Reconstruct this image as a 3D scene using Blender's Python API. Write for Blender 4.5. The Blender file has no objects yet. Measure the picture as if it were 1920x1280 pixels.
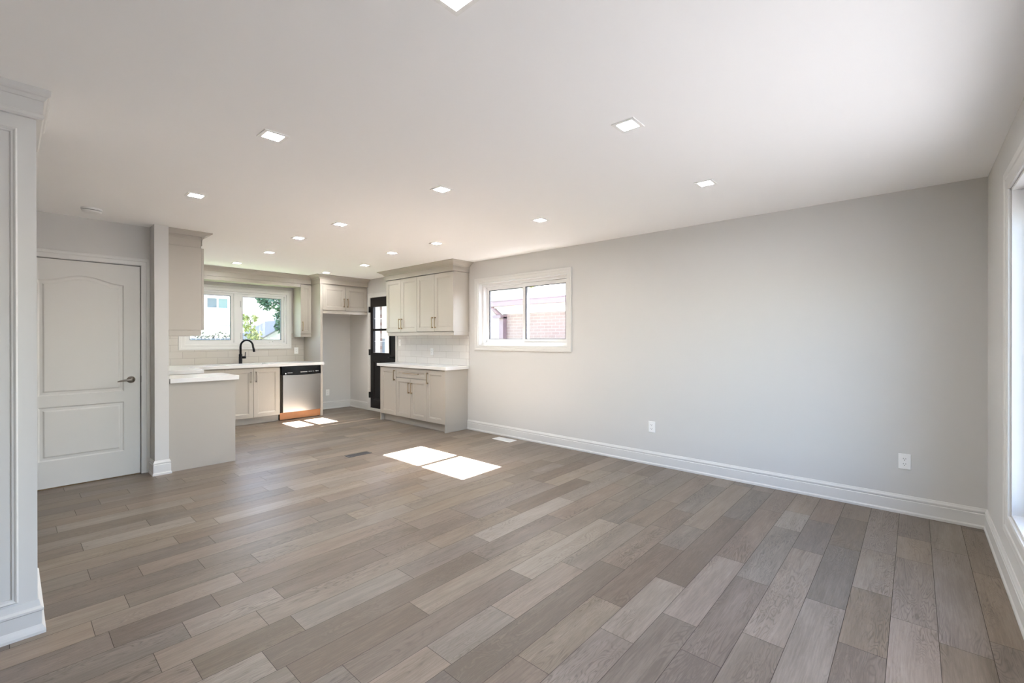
import bpy, bmesh, math, random
from mathutils import Vector, Matrix
random.seed(7)
C = bpy.context.scene.collection
S = bpy.context.scene

# ------------------------------------------------------------------ camera, sky, sun, exposure
H = 2.44                      # ceiling height
XR, YF, YB = 4.512, -0.378, 8.326   # right wall, front (picture window) wall, back kitchen wall
XL = -1.6                     # left end of the living room

cam = bpy.data.cameras.new('camera')
cam.sensor_width = 36.0
cam.lens = 844.2315 * 36.0 / 1920.0
cam.shift_y = -2.49 / 1920.0
cam.clip_start = 0.02
co = bpy.data.objects.new('camera', cam); C.objects.link(co)
yw, pt, rl = math.radians(48.2101), math.radians(-0.106), math.radians(-0.0539)
fw = Vector((math.sin(yw)*math.cos(pt), math.cos(yw)*math.cos(pt), math.sin(pt)))
rt = Vector((math.cos(yw), -math.sin(yw), 0)); up = rt.cross(fw)
r2 = rt*math.cos(rl) + up*math.sin(rl); u2 = -rt*math.sin(rl) + up*math.cos(rl)
m = Matrix((r2, u2, -fw)).transposed().to_4x4(); m.translation = (0, 0, 1.3191)
co.matrix_world = m
S.camera = co

w = bpy.data.worlds.new('sky'); S.world = w; w.use_nodes = True
wn = w.node_tree.nodes; wl = w.node_tree.links
sky = wn.new('ShaderNodeTexSky')
try: sky.sky_type = 'NISHITA'
except Exception: pass
sky.sun_disc = False
sky.sun_elevation = math.radians(48); sky.sun_rotation = math.radians(90)
sky.air_density = 1.0; sky.dust_density = 2.5; sky.ozone_density = 1.0
wn['Background'].inputs['Strength'].default_value = 1.28
wl.new(sky.outputs['Color'], wn['Background'].inputs['Color'])

sun = bpy.data.lights.new('sun', 'SUN'); sun.energy = 148.0; sun.angle = math.radians(0.53); sun.color = (1.0, 0.985, 0.965)
so = bpy.data.objects.new('sun', sun); C.objects.link(so)
so.rotation_euler = Vector((-0.9, -0.03, -1.0)).to_track_quat('-Z', 'Y').to_euler()
so.location = (20, 4, 22)

LAMP = 180.0                  # radiance of the small ceiling panels
S.view_settings.view_transform = 'Standard'
S.view_settings.look = 'None'
S.view_settings.exposure = 0.95
S.view_settings.gamma = 1.0
S.view_settings.use_curve_mapping = False
S.cycles.use_denoising = True
S.cycles.max_bounces = 14
S.cycles.diffuse_bounces = 8
S.cycles.transparent_max_bounces = 16
S.cycles.sample_clamp_indirect = 8.0

# ------------------------------------------------------------------ materials
def srgb(r, g, b):
    f = lambda c: (c/255/12.92) if c/255 <= 0.04045 else ((c/255+0.055)/1.055)**2.4
    return (f(r), f(g), f(b), 1.0)

def new_mat(name):
    m = bpy.data.materials.new(name); m.use_nodes = True
    return m, m.node_tree.nodes, m.node_tree.links, m.node_tree.nodes['Principled BSDF']

def simple(name, col, rough=0.5, metal=0.0, spec=0.5, var=0.03, nscale=6.0, bump=0.0, bscale=200.0, coat=0.0):
    """painted / plain surface: a faint noise in the tone, optional fine bump"""
    m, n, l, p = new_mat(name)
    tc = n.new('ShaderNodeTexCoord')
    nz = n.new('ShaderNodeTexNoise'); nz.inputs['Scale'].default_value = nscale; nz.inputs['Detail'].default_value = 3
    l.new(tc.outputs['Object'], nz.inputs['Vector'])
    mx = n.new('ShaderNodeMix'); mx.data_type = 'RGBA'
    mx.inputs['A'].default_value = (*[c*(1-var) for c in col[:3]], 1); mx.inputs['B'].default_value = (*[min(1, c*(1+var)) for c in col[:3]], 1)
    l.new(nz.outputs['Fac'], mx.inputs['Factor']); l.new(mx.outputs['Result'], p.inputs['Base Color'])
    p.inputs['Roughness'].default_value = rough; p.inputs['Metallic'].default_value = metal
    p.inputs['Specular IOR Level'].default_value = spec
    p.inputs['Coat Weight'].default_value = coat
    if bump:
        n2 = n.new('ShaderNodeTexNoise'); n2.inputs['Scale'].default_value = bscale; n2.inputs['Detail'].default_value = 2
        l.new(tc.outputs['Object'], n2.inputs['Vector'])
        b = n.new('ShaderNodeBump'); b.inputs['Strength'].default_value = bump; b.inputs['Distance'].default_value = 0.001
        l.new(n2.outputs['Fac'], b.inputs['Height']); l.new(b.outputs['Normal'], p.inputs['Normal'])
    return m

def glass_mat(name, tint=(1, 1, 1, 1)):
    m = bpy.data.materials.new(name); m.use_nodes = True
    n, l = m.node_tree.nodes, m.node_tree.links
    n.remove(n['Principled BSDF'])
    t = n.new('ShaderNodeBsdfTransparent'); t.inputs['Color'].default_value = tint
    g = n.new('ShaderNodeBsdfGlossy'); g.inputs['Roughness'].default_value = 0.01
    fr = n.new('ShaderNodeFresnel'); fr.inputs['IOR'].default_value = 1.45
    ge = n.new('ShaderNodeNewGeometry'); mr = n.new('ShaderNodeMapRange')      # same reflectance on both faces of the thin pane
    mr.inputs['To Min'].default_value = 1.45; mr.inputs['To Max'].default_value = 1/1.45
    l.new(ge.outputs['Backfacing'], mr.inputs['Value']); l.new(mr.outputs[0], fr.inputs['IOR'])
    mx = n.new('ShaderNodeMixShader')
    l.new(fr.outputs[0], mx.inputs[0]); l.new(t.outputs[0], mx.inputs[1]); l.new(g.outputs[0], mx.inputs[2])
    l.new(mx.outputs[0], n['Material Output'].inputs['Surface'])
    return m

def emit_mat(name, col, strength):
    m = bpy.data.materials.new(name); m.use_nodes = True
    n, l = m.node_tree.nodes, m.node_tree.links
    n.remove(n['Principled BSDF'])
    e = n.new('ShaderNodeEmission'); e.inputs['Color'].default_value = col; e.inputs['Strength'].default_value = strength
    l.new(e.outputs[0], n['Material Output'].inputs['Surface'])
    return m

def brick_mat(name, axis, c1, c2, mortar, bw, bh, msize, rough, offset=0.5, bump=0.4, spec=0.5, shift=(0, 0)):
    """brick / tile pattern laid in the (axis, Z) plane, real-size in metres"""
    m, n, l, p = new_mat(name)
    tc = n.new('ShaderNodeTexCoord'); sp = n.new('ShaderNodeSeparateXYZ'); cb = n.new('ShaderNodeCombineXYZ')
    l.new(tc.outputs['Object'], sp.inputs[0])
    ax = n.new('ShaderNodeMath'); ax.operation = 'ADD'; ax.inputs[1].default_value = shift[0]
    az = n.new('ShaderNodeMath'); az.operation = 'ADD'; az.inputs[1].default_value = shift[1]
    l.new(sp.outputs[axis], ax.inputs[0]); l.new(sp.outputs['Z'], az.inputs[0])
    l.new(ax.outputs[0], cb.inputs[0]); l.new(az.outputs[0], cb.inputs[1])
    b = n.new('ShaderNodeTexBrick'); b.offset = offset
    b.inputs['Scale'].default_value = 1.0; b.inputs['Brick Width'].default_value = bw; b.inputs['Row Height'].default_value = bh
    b.inputs['Mortar Size'].default_value = msize; b.inputs['Mortar Smooth'].default_value = 0.2; b.inputs['Bias'].default_value = 0.0
    b.inputs['Color1'].default_value = c1; b.inputs['Color2'].default_value = c2; b.inputs['Mortar'].default_value = mortar
    l.new(cb.outputs[0], b.inputs['Vector']); l.new(b.outputs['Color'], p.inputs['Base Color'])
    p.inputs['Roughness'].default_value = rough; p.inputs['Specular IOR Level'].default_value = spec
    bp = n.new('ShaderNodeBump'); bp.inputs['Strength'].default_value = bump; bp.inputs['Distance'].default_value = 0.002; bp.invert = True
    l.new(b.outputs['Fac'], bp.inputs['Height']); l.new(bp.outputs['Normal'], p.inputs['Normal'])
    return m

def floor_mat():
    m, n, l, p = new_mat('oak_planks')
    tc = n.new('ShaderNodeTexCoord'); at = n.new('ShaderNodeAttribute'); at.attribute_name = 'plank'
    sa = n.new('ShaderNodeSeparateColor'); l.new(at.outputs['Color'], sa.inputs[0])
    def vmath(op, a, b):
        v = n.new('ShaderNodeVectorMath'); v.operation = op
        if hasattr(a, 'links'): l.new(a, v.inputs[0])
        else: v.inputs[0].default_value = a
        if hasattr(b, 'links'): l.new(b, v.inputs[1])
        else: v.inputs[1].default_value = b
        return v.outputs[0]
    def math_(op, a, b=None, clamp=False):
        v = n.new('ShaderNodeMath'); v.operation = op; v.use_clamp = clamp
        for i, x in enumerate((a, b)):
            if x is None: continue
            if hasattr(x, 'links'): l.new(x, v.inputs[i])
            else: v.inputs[i].default_value = x
        return v.outputs[0]
    def noise(vec, scale, detail=3.0, rough=0.55, dist=0.0):
        z = n.new('ShaderNodeTexNoise'); z.inputs['Scale'].default_value = scale; z.inputs['Detail'].default_value = detail
        z.inputs['Roughness'].default_value = rough; z.inputs['Distortion'].default_value = dist
        l.new(vec, z.inputs['Vector']); return z.outputs['Fac']
    off = vmath('MULTIPLY', at.outputs['Color'], (37.0, 53.0, 71.0))
    pos = vmath('ADD', tc.outputs['Object'], off)
    fine = noise(vmath('MULTIPLY', pos, (5.0, 95.0, 1.0)), 1.6, 4.0, 0.7)          # long fine grain
    med = noise(vmath('MULTIPLY', pos, (1.4, 9.0, 1.0)), 1.5, 4.0, 0.6, 0.6)         # soft streaks
    fig = noise(vmath('MULTIPLY', pos, (1.0, 7.0, 1.0)), 1.3, 3.0, 0.55, 0.5)         # cathedral figure: contour lines of a noise
    lines = math_('SINE', math_('MULTIPLY', fig, 95.0))
    lines = math_('ABSOLUTE', lines)
    lines = math_('SUBTRACT', 1.0, lines, True)                                      # thin dark lines
    lines = math_('POWER', lines, 2.0)
    mask = noise(vmath('MULTIPLY', pos, (1.1, 4.0, 1.0)), 1.3, 2.0)
    mask = math_('MULTIPLY', math_('SUBTRACT', mask, 0.42, True), 5.0, True)
    lines = math_('MULTIPLY', lines, mask)
    ramp = n.new('ShaderNodeValToRGB')
    e = ramp.color_ramp.elements
    e[0].position = 0.0; e[0].color = FLOOR_DARK
    e[1].position = 1.0; e[1].color = FLOOR_LIGHT
    mid = ramp.color_ramp.elements.new(0.55); mid.color = FLOOR_MID
    tone = math_('ADD', math_('MULTIPLY', sa.outputs['Red'], 0.72), math_('MULTIPLY', math_('SUBTRACT', med, 0.5), 0.75))
    tone = math_('ADD', tone, math_('MULTIPLY', math_('SUBTRACT', fine, 0.5), 0.85))
    tone = math_('SUBTRACT', tone, math_('MULTIPLY', lines, 0.55), True)
    tone = math_('ADD', tone, 0.15, True)
    l.new(tone, ramp.inputs['Fac'])
    hs = n.new('ShaderNodeHueSaturation')
    l.new(math_('ADD', math_('MULTIPLY', sa.outputs['Green'], 0.012), 0.496), hs.inputs['Hue'])
    l.new(math_('ADD', math_('MULTIPLY', sa.outputs['Blue'], 0.35), 0.82), hs.inputs['Saturation'])
    l.new(ramp.outputs['Color'], hs.inputs['Color']); l.new(hs.outputs['Color'], p.inputs['Base Color'])
    l.new(math_('ADD', math_('MULTIPLY', fine, 0.12), 0.32), p.inputs['Roughness'])
    p.inputs['Specular IOR Level'].default_value = 0.36
    b = n.new('ShaderNodeBump'); b.inputs['Strength'].default_value = 0.45; b.inputs['Distance'].default_value = 0.0015
    hgt = math_('SUBTRACT', math_('ADD', math_('MULTIPLY', med, 0.7), math_('MULTIPLY', fine, 0.5)), math_('MULTIPLY', lines, 0.35))
    l.new(hgt, b.inputs['Height']); l.new(b.outputs['Normal'], p.inputs['Normal'])
    return m

FLOOR_DARK = (0.092, 0.069, 0.052, 1); FLOOR_MID = (0.182, 0.145, 0.114, 1); FLOOR_LIGHT = (0.275, 0.226, 0.184, 1)
M = {}
M['wall'] = simple('wall_paint', (0.615, 0.608, 0.590, 1), 0.75, var=0.008, nscale=2, bump=0.05, bscale=260)
M['ceiling'] = simple('ceiling_paint', (0.925, 0.925, 0.922, 1), 0.9, var=0.006, nscale=2, bump=0.05, bscale=260, spec=0.3)
M['trim'] = simple('trim_paint', (0.67, 0.665, 0.645, 1), 0.35, var=0.01)
M['door'] = simple('door_paint', (0.655, 0.645, 0.612, 1), 0.4, var=0.01)
M['cab'] = simple('cabinet_paint', (0.425, 0.392, 0.343, 1), 0.34, var=0.012, nscale=3)
M['quartz'] = simple('white_quartz', (0.72, 0.715, 0.70, 1), 0.15, var=0.015, nscale=14)
M['vinyl'] = simple('white_vinyl', (0.70, 0.70, 0.69, 1), 0.3, var=0.006)
M['gasket'] = simple('dark_gasket', (0.05, 0.05, 0.055, 1), 0.6)
M['black'] = simple('black_paint', (0.009, 0.008, 0.008, 1), 0.35, spec=0.3, var=0.1)
M['faucet'] = simple('matte_black_metal', (0.004, 0.004, 0.0045, 1), 0.42, spec=0.25)
M['bronze'] = simple('champagne_bronze', (0.42, 0.34, 0.24, 1), 0.32, metal=1.0, var=0.05)
M['nickel'] = simple('satin_nickel', (0.42, 0.39, 0.35, 1), 0.28, metal=1.0, var=0.03)
M['gap'] = simple('shadow_gap', (0.05, 0.04, 0.03, 1), 0.9)
M['panel'] = simple('black_plastic', (0.004, 0.004, 0.0045, 1), 0.18, spec=0.3)
M['marks'] = simple('white_print', (0.7, 0.7, 0.7, 1), 0.5)
M['plywood'] = simple('orange_plywood', (0.46, 0.20, 0.085, 1), 0.55, var=0.2, nscale=9)
M['oak_sill'] = simple('oak_threshold', (0.20, 0.125, 0.05, 1), 0.5, var=0.15, nscale=12)
M['plate'] = simple('white_plastic', (0.86, 0.86, 0.85, 1), 0.3, var=0.005)
M['slot'] = simple('dark_slot', (0.03, 0.03, 0.03, 1), 0.6)
M['vent_dark'] = simple('dark_grey_metal', (0.10, 0.10, 0.105, 1), 0.4, metal=0.6)
M['vent_white'] = simple('white_enamel', (0.80, 0.80, 0.78, 1), 0.35)
M['lamp'] = emit_mat('lamp_diffuser', (1.0, 0.99, 0.975, 1), LAMP)
M['lamp_trim'] = simple('lamp_trim_white', (0.86, 0.86, 0.84, 1), 0.4)
M['glass'] = glass_mat('window_glass')
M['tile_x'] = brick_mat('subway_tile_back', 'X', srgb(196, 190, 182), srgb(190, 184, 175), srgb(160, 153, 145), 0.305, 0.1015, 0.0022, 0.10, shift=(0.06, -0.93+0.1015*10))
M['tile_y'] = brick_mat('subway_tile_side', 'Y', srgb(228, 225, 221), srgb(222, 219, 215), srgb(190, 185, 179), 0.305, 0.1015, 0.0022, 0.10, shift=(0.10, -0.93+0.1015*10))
def steel():
    m, n, l, p = new_mat('brushed_steel')
    tc = n.new('ShaderNodeTexCoord'); mp = n.new('ShaderNodeMapping'); mp.inputs['Scale'].default_value = (3, 3, 260)
    nz = n.new('ShaderNodeTexNoise'); nz.inputs['Scale'].default_value = 2.0
    l.new(tc.outputs['Object'], mp.inputs[0]); l.new(mp.outputs[0], nz.inputs['Vector'])
    r = n.new('ShaderNodeMapRange'); r.inputs['To Min'].default_value = 0.26; r.inputs['To Max'].default_value = 0.40
    l.new(nz.outputs['Fac'], r.inputs['Value']); l.new(r.outputs[0], p.inputs['Roughness'])
    p.inputs['Metallic'].default_value = 1.0; p.inputs['Base Color'].default_value = (0.60, 0.585, 0.565, 1)
    return m
M['steel'] = steel()
# outdoors
M['siding'] = simple('white_siding', (0.66, 0.58, 0.52, 1), 0.6, var=0.01)
M['brick_out'] = brick_mat('pink_brick', 'Y', (0.215, 0.170, 0.155, 1), (0.195, 0.150, 0.137, 1), (0.23, 0.205, 0.195, 1), 0.22, 0.075, 0.010, 0.9)
M['soffit'] = simple('white_aluminium', (0.86, 0.86, 0.85, 1), 0.5)
M['gutter'] = simple('mauve_aluminium', (0.165, 0.118, 0.135, 1), 0.5)
M['roof_out'] = simple('pale_shingles', (0.20, 0.195, 0.19, 1), 0.9, var=0.12, nscale=20)
M['shed_roof'] = simple('grey_shingles', (0.105, 0.10, 0.095, 1), 0.9, var=0.25, nscale=9)
M['shed_wall'] = simple('pale_green_boards', (0.34, 0.33, 0.29, 1), 0.8, var=0.05)
M['fence'] = simple('weathered_fence', (0.17, 0.175, 0.17, 1), 0.9, var=0.2, nscale=8)
M['pane_grey'] = simple('grey_pane', (0.085, 0.10, 0.11, 1), 0.35, var=0.25, nscale=1.5)
M['pane_green'] = simple('green_pane', (0.12, 0.165, 0.155, 1), 0.35, var=0.25, nscale=1.5)
M['leaf'] = simple('tree_leaves', (0.040, 0.082, 0.045, 1), 0.6, var=0.5, nscale=3)
M['leaf_light'] = simple('lime_leaves', (0.26, 0.27, 0.085, 1), 0.6, var=0.4, nscale=5)
M['leaf_dry'] = simple('olive_leaves', (0.10, 0.09, 0.05, 1), 0.7, var=0.5, nscale=5)
M['bark'] = simple('bark', (0.10, 0.08, 0.06, 1), 0.9, var=0.3)
M['lawn'] = simple('lawn_grass', (0.07, 0.10, 0.045, 1), 0.95, var=0.4, nscale=4)
M['paving'] = simple('asphalt', (0.035, 0.035, 0.037, 1), 0.9, var=0.1, nscale=3)
M['floor'] = floor_mat()

# ------------------------------------------------------------------ mesh helpers
WL = {}                       # world position of each object's origin
class MB:
    def __init__(s): s.v, s.f, s.mi, s.sm = [], [], [], []; s.cur = 0
    def add(s, vs, fs, smooth=False):
        b = len(s.v); s.v += [tuple(p) for p in vs]
        for f in fs: s.f.append([b+i for i in f]); s.mi.append(s.cur); s.sm.append(smooth)
        return s
    def box(s, x0, x1, y0, y1, z0, z1):
        return s.add([(x0,y0,z0),(x1,y0,z0),(x1,y1,z0),(x0,y1,z0),(x0,y0,z1),(x1,y0,z1),(x1,y1,z1),(x0,y1,z1)],
                     [(0,3,2,1),(4,5,6,7),(0,1,5,4),(1,2,6,5),(2,3,7,6),(3,0,4,7)])
    def loops(s, loops, cap0=True, cap1=True, smooth=False):
        n = len(loops[0]); vs = [p for L in loops for p in L]; fs = []
        for k in range(len(loops)-1):
            for i in range(n):
                j = (i+1) % n; fs.append((k*n+i, k*n+j, (k+1)*n+j, (k+1)*n+i))
        b = len(s.v); s.add(vs, fs, smooth)
        if cap0: s.f.append([b+i for i in range(n)][::-1]); s.mi.append(s.cur); s.sm.append(False)
        if cap1: s.f.append([b+(len(loops)-1)*n+i for i in range(n)]); s.mi.append(s.cur); s.sm.append(False)
        return s
    def tube(s, path, r, n=12, smooth=True):
        P = [Vector(p) for p in path]; R = r if isinstance(r, (list, tuple)) else [r]*len(P)
        L = []; ref = None
        for i, p in enumerate(P):
            d = (P[min(i+1, len(P)-1)] - P[max(i-1, 0)]).normalized()
            if ref is None: ref = d.orthogonal().normalized()
            ref = (ref - d*ref.dot(d)).normalized(); q = d.cross(ref)
            L.append([p + (ref*math.cos(a)+q*math.sin(a))*R[i] for a in [2*math.pi*k/n for k in range(n)]])
        return s.loops(L, smooth=smooth)
    def lathe(s, c, prof, n=32, smooth=True):   # profile (r, z) around a vertical axis
        L = [[(c[0]+r*math.cos(2*math.pi*k/n), c[1]+r*math.sin(2*math.pi*k/n), c[2]+z) for k in range(n)] for r, z in prof]
        return s.loops(L, smooth=smooth)
    def build(s, name, mats, parent=None, bevel=0.0, loc=None):
        o0 = WL[parent.name] if parent else Vector(loc or (0, 0, 0))
        me = bpy.data.meshes.new(name)
        me.from_pydata([tuple(Vector(p)-o0) for p in s.v], [], s.f)
        mats = mats if isinstance(mats, (list, tuple)) else [mats]
        for m in mats: me.materials.append(m)
        for p, i, sm in zip(me.polygons, s.mi, s.sm): p.material_index = i; p.use_smooth = sm
        bm = bmesh.new(); bm.from_mesh(me); bmesh.ops.recalc_face_normals(bm, faces=bm.faces); bm.to_mesh(me); bm.free()
        o = bpy.data.objects.new(name, me); C.objects.link(o)
        if parent: o.parent = parent
        else: o.location = o0
        WL[o.name] = o0
        if bevel:
            b = o.modifiers.new('bevel', 'BEVEL'); b.width = bevel; b.segments = 2; b.limit_method = 'ANGLE'; b.angle_limit = math.radians(40)
        return o

def thing(name, label, cat, loc, group=None):
    o = bpy.data.objects.new(name, None); C.objects.link(o); o.location = loc; o.empty_display_size = 0.1
    o['label'] = label; o['category'] = cat
    if group: o['group'] = group
    WL[o.name] = Vector(loc); return o
def tag(o, label, cat, group=None):
    o['label'] = label; o['category'] = cat
    if group: o['group'] = group
    return o
def struct(o): o['kind'] = 'structure'; return o
def sroot(name, loc):
    o = bpy.data.objects.new(name, None); C.objects.link(o); o.location = loc; o.empty_display_size = 0.1
    o['kind'] = 'structure'; WL[o.name] = Vector(loc); return o

def slab(mb, axis, c0, c1, us, vs, holes):
    """slab with rectangular holes. axis X: (u,v)=(Y,Z); Y: (X,Z); Z: (X,Y)"""
    cu = lambda x: min(max(us), max(min(us), x)); cv = lambda x: min(max(vs), max(min(vs), x))
    U = sorted(set(us) | {cu(h[k]) for h in holes for k in (0, 1)}); V = sorted(set(vs) | {cv(h[k]) for h in holes for k in (2, 3)})
    P = {'X': lambda c, u, v: (c, u, v), 'Y': lambda c, u, v: (u, c, v), 'Z': lambda c, u, v: (u, v, c)}[axis]
    idx = {}
    def vid(c, i, j):
        k = (c, i, j)
        if k not in idx: idx[k] = len(mb.v); mb.v.append(P((c0, c1)[c], U[i], V[j]))
        return idx[k]
    def solid(i, j):
        if not (0 <= i < len(U)-1 and 0 <= j < len(V)-1): return False
        u, v = (U[i]+U[i+1])/2, (V[j]+V[j+1])/2
        return not any(h[0] < u < h[1] and h[2] < v < h[3] for h in holes)
    def face(*k): mb.f.append([vid(*a) for a in k]); mb.mi.append(mb.cur); mb.sm.append(False)
    for i in range(len(U)-1):
        for j in range(len(V)-1):
            if not solid(i, j): continue
            for c in (0, 1): face((c,i,j),(c,i+1,j),(c,i+1,j+1),(c,i,j+1))
            if not solid(i-1, j): face((0,i,j),(1,i,j),(1,i,j+1),(0,i,j+1))
            if not solid(i+1, j): face((0,i+1,j),(1,i+1,j),(1,i+1,j+1),(0,i+1,j+1))
            if not solid(i, j-1): face((0,i,j),(1,i,j),(1,i+1,j),(0,i+1,j))
            if not solid(i, j+1): face((0,i,j+1),(1,i,j+1),(1,i+1,j+1),(0,i+1,j+1))
    return mb

def sweep(mb, path, prof, side=1):
    """moulding: closed profile [(d, z)] swept along a 2D path with mitred corners; d is measured to the right of travel * side"""
    n = len(path); L = []
    dirs = [(Vector(path[i+1])-Vector(path[i])).normalized() for i in range(n-1)]
    nr = [Vector((d.y, -d.x))*side for d in dirs]
    for i, p in enumerate(path):
        if i == 0: m = nr[0]
        elif i == n-1: m = nr[-1]
        else:
            m = nr[i-1]+nr[i]; m = m/ (m.dot(nr[i]))
        L.append([(p[0]+m.x*d, p[1]+m.y*d, z) for d, z in prof])
    return mb.loops(L)

class Fr:
    """local frame: a along u (width), b up, c out of the face"""
    def __init__(s, o, u, n): s.o, s.u, s.n, s.w = Vector(o), Vector(u), Vector(n), Vector((0, 0, 1))
    def __call__(s, a, b, c): return s.o + s.u*a + s.w*b + s.n*c
def rect(F, a0, a1, b0, b1, c): return [F(a0,b0,c), F(a1,b0,c), F(a1,b1,c), F(a0,b1,c)]
def fbox(mb, F, a0, a1, b0, b1, c0, c1): return mb.loops([rect(F,a0,a1,b0,b1,c0), rect(F,a0,a1,b0,b1,c1)])

def shaker(mb, F, a0, a1, b0, b1, t=0.02, st=0.06, rec=0.009):
    """five-piece door front as one mesh: eased edge, stiles and rails, stepped bevel, sunk panel"""
    q = 0.0018
    R = lambda i, c: rect(F, a0+i, a1-i, b0+i, b1-i, c)
    return mb.loops([R(0, 0), R(0, t-q), R(q, t), R(st, t), R(st+0.004, t-0.004), R(st+0.011, t-0.004), R(st+0.016, t-rec), R(st+0.018, t-rec)])

def bar_pull(mb, F, a, b, length, vertical=True, r=0.0055, stand=0.028):
    h = length/2
    def pt(s, c): return F(a, b+s, c) if vertical else F(a+s, b, c)
    e = 0.010
    if vertical:
        fbox(mb, F, a-r, a+r, b-h, b+h, stand-r, stand+r)
        for s in (-h+e, h-e): fbox(mb, F, a-r*1.25, a+r*1.25, b+s-0.009, b+s+0.009, 0, stand-r)
    else:
        fbox(mb, F, a-h, a+h, b-r, b+r, stand-r, stand+r)
        for s in (-h+e, h-e): fbox(mb, F, a+s-0.009, a+s+0.009, b-r*1.25, b+r*1.25, 0, stand-r)
    return mb

# ------------------------------------------------------------------ room shell
JO = {0:[3.0,2.41],1:[2.712,3.52,1.9],2:[3.31,2.2,1.2],3:[2.703,1.906,3.6],4:[2.883,2.10,3.9,1.3],5:[2.395,3.55,1.802],6:[1.4155,2.01,3.2,2.8],
      7:[2.349,1.155,3.05],8:[1.593,2.187,2.98],9:[1.913,0.9,2.9],10:[1.34,2.5,3.3],11:[1.908,0.7125,2.7],12:[1.49,2.083,0.5,0.896],13:[1.818,0.8,2.6],
      14:[1.53,0.5385,0.935,2.3],15:[0.696,1.9],16:[0.849,0.256,1.9],17:[0.99,0.397,2.1],18:[0.7545,1.7],19:[0.5,1.5],20:[0.3,0.894,2.0]}
TONE = {(5,3.0):0.10,(7,2.0):0.12,(11,1.5):0.14,(5,2.1):0.80,(9,2.2):0.95,(9,1.5):0.55,(3,1.5):0.12,(4,1.7):0.25,(8,1.8):0.75,(3,2.3):0.35,(0,2.7):0.35,(1,3.0):0.18,
        (12,0.7):0.2,(14,0.7):0.85,(13,1.2):0.6,(16,0.6):0.75,(15,1.2):0.3,(18,0.4):0.2,(20,0.6):0.25,(6,1.7):0.55,(2,2.8):0.75,(1,2.3):0.6,(10,1.8):0.8,(10,1.1):0.15,(9,1.2):0.35,(13,2.2):0.6,(4,2.5):0.7}
def make_floor():
    P, Y0 = 0.1646, 0.084
    mb = MB(); cols = []
    x0, x1, y0, y1 = XL, XR, YF, YB
    mb.cur = 1; slab(mb, 'Z', -0.05, -0.0022, [x0, x1], [y0, y1], []); cols += [(0.3, 0.5, 0.5)]*len(mb.f); mb.cur = 0
    rnd = random.Random(11); g = 0.0010
    k0 = math.floor((y0-Y0)/P)
    for k in range(k0, int((y1-Y0)/P)+1):
        ya, yb = max(y0, Y0+P*k), min(y1, Y0+P*(k+1))
        js = sorted(JO.get(k, []))
        lens = [0.396, 0.594, 0.594, 0.79, 0.99, 1.19]
        if not js: js = [rnd.uniform(1.5, 2.3)]
        while js[-1] < x1: js.append(js[-1]+rnd.choice(lens))
        while js[0] > x0: js.insert(0, js[0]-rnd.choice(lens))
        for a, b in zip(js[:-1], js[1:]):
            xa, xb = max(a, x0), min(b, x1)
            if xb-xa < 0.004: continue
            t = min(1, max(0, rnd.gauss(0.55, 0.20)))
            for (kk, xx), tt in TONE.items():
                if kk == k and a < xx < b: t = tt
            mb.add([(xa+g,ya+g,0),(xb-g,ya+g,0),(xb-g,yb-g,0),(xa+g,yb-g,0)], [(0,1,2,3)])
            cols.append((t, rnd.random(), rnd.random()))
    o = mb.build('floor', [M['floor'], M['gap']])
    at = o.data.attributes.new('plank', 'FLOAT_COLOR', 'CORNER')
    for p in o.data.polygons:
        for li in p.loop_indices: at.data[li].color = (*cols[p.index], 1)
    return struct(o)
make_floor()
def wall(name, axis, c0, c1, us, vs, holes=(), mat='wall'):
    mb = MB(); slab(mb, axis, c0, c1, us, vs, list(holes)); return struct(mb.build(name, M[mat]))
T = 0.20
LAMPS = [(0.975,1.12),(0.975,2.635),(0.975,4.165),(2.165,1.12),(2.162,2.635),(2.155,4.165),(2.14,5.07),(2.24,6.19),(2.234,7.40),
         (3.345,1.12),(3.335,2.625),(3.335,4.16),(3.317,5.05),(3.59,6.19),(3.56,7.36)]
wall('ceiling', 'Z', H, H+0.15, [XL-T, XR+T], [YF-T, YB+T], [(x-0.052, x+0.052, y-0.052, y+0.052) for x, y in LAMPS], 'ceiling')
W1 = (3.133, 4.683, 1.228, 2.122)          # small sliding window (Y0,Y1,Z0,Z1)
D2 = (6.756, 7.585, 0.0, 2.095)            # black door
W2 = (1.803, 3.292, 1.243, 2.105)          # kitchen window (X0,X1,Z0,Z1)
W3 = (0.90, 3.505, 0.385, 2.108)           # picture window
wall('wall_right', 'X', XR, XR+T, [YF-T, YB+T], [-0.05, H], [W1, D2])
wall('wall_back', 'Y', YB, YB+T, [0.945, XR], [-0.05, H], [W2])
wall('wall_front', 'Y', YF-T, YF, [XL-T, XR], [-0.05, H], [W3])
wall('wall_left', 'X', XL-T, XL, [YF, 5.695+0.16], [-0.05, H])
wall('wall_kitchen_left', 'X', 0.945, 1.057, [5.492, YB], [0, H])
# hall wall with the white door in a shallow opening
DX0, DX1, DZ = 0.052, 0.867, 2.038
mb = MB(); slab(mb, 'Y', 5.695, 5.760, [XL, 0.945], [0, H], [(DX0-0.006, DX1+0.006, -1, DZ+0.006)]); slab(mb, 'Y', 5.760, 5.86, [XL, 0.945], [0, H], [])
struct(mb.build('wall_hall', M['wall']))
# panelled partition at the left
PY, PX = 2.95, 0.086
mb = MB(); slab(mb, 'Y', PY, PY+0.50, [XL, PX], [0, H], [])
struct(mb.build('wall_partition', M['trim']))

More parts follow.
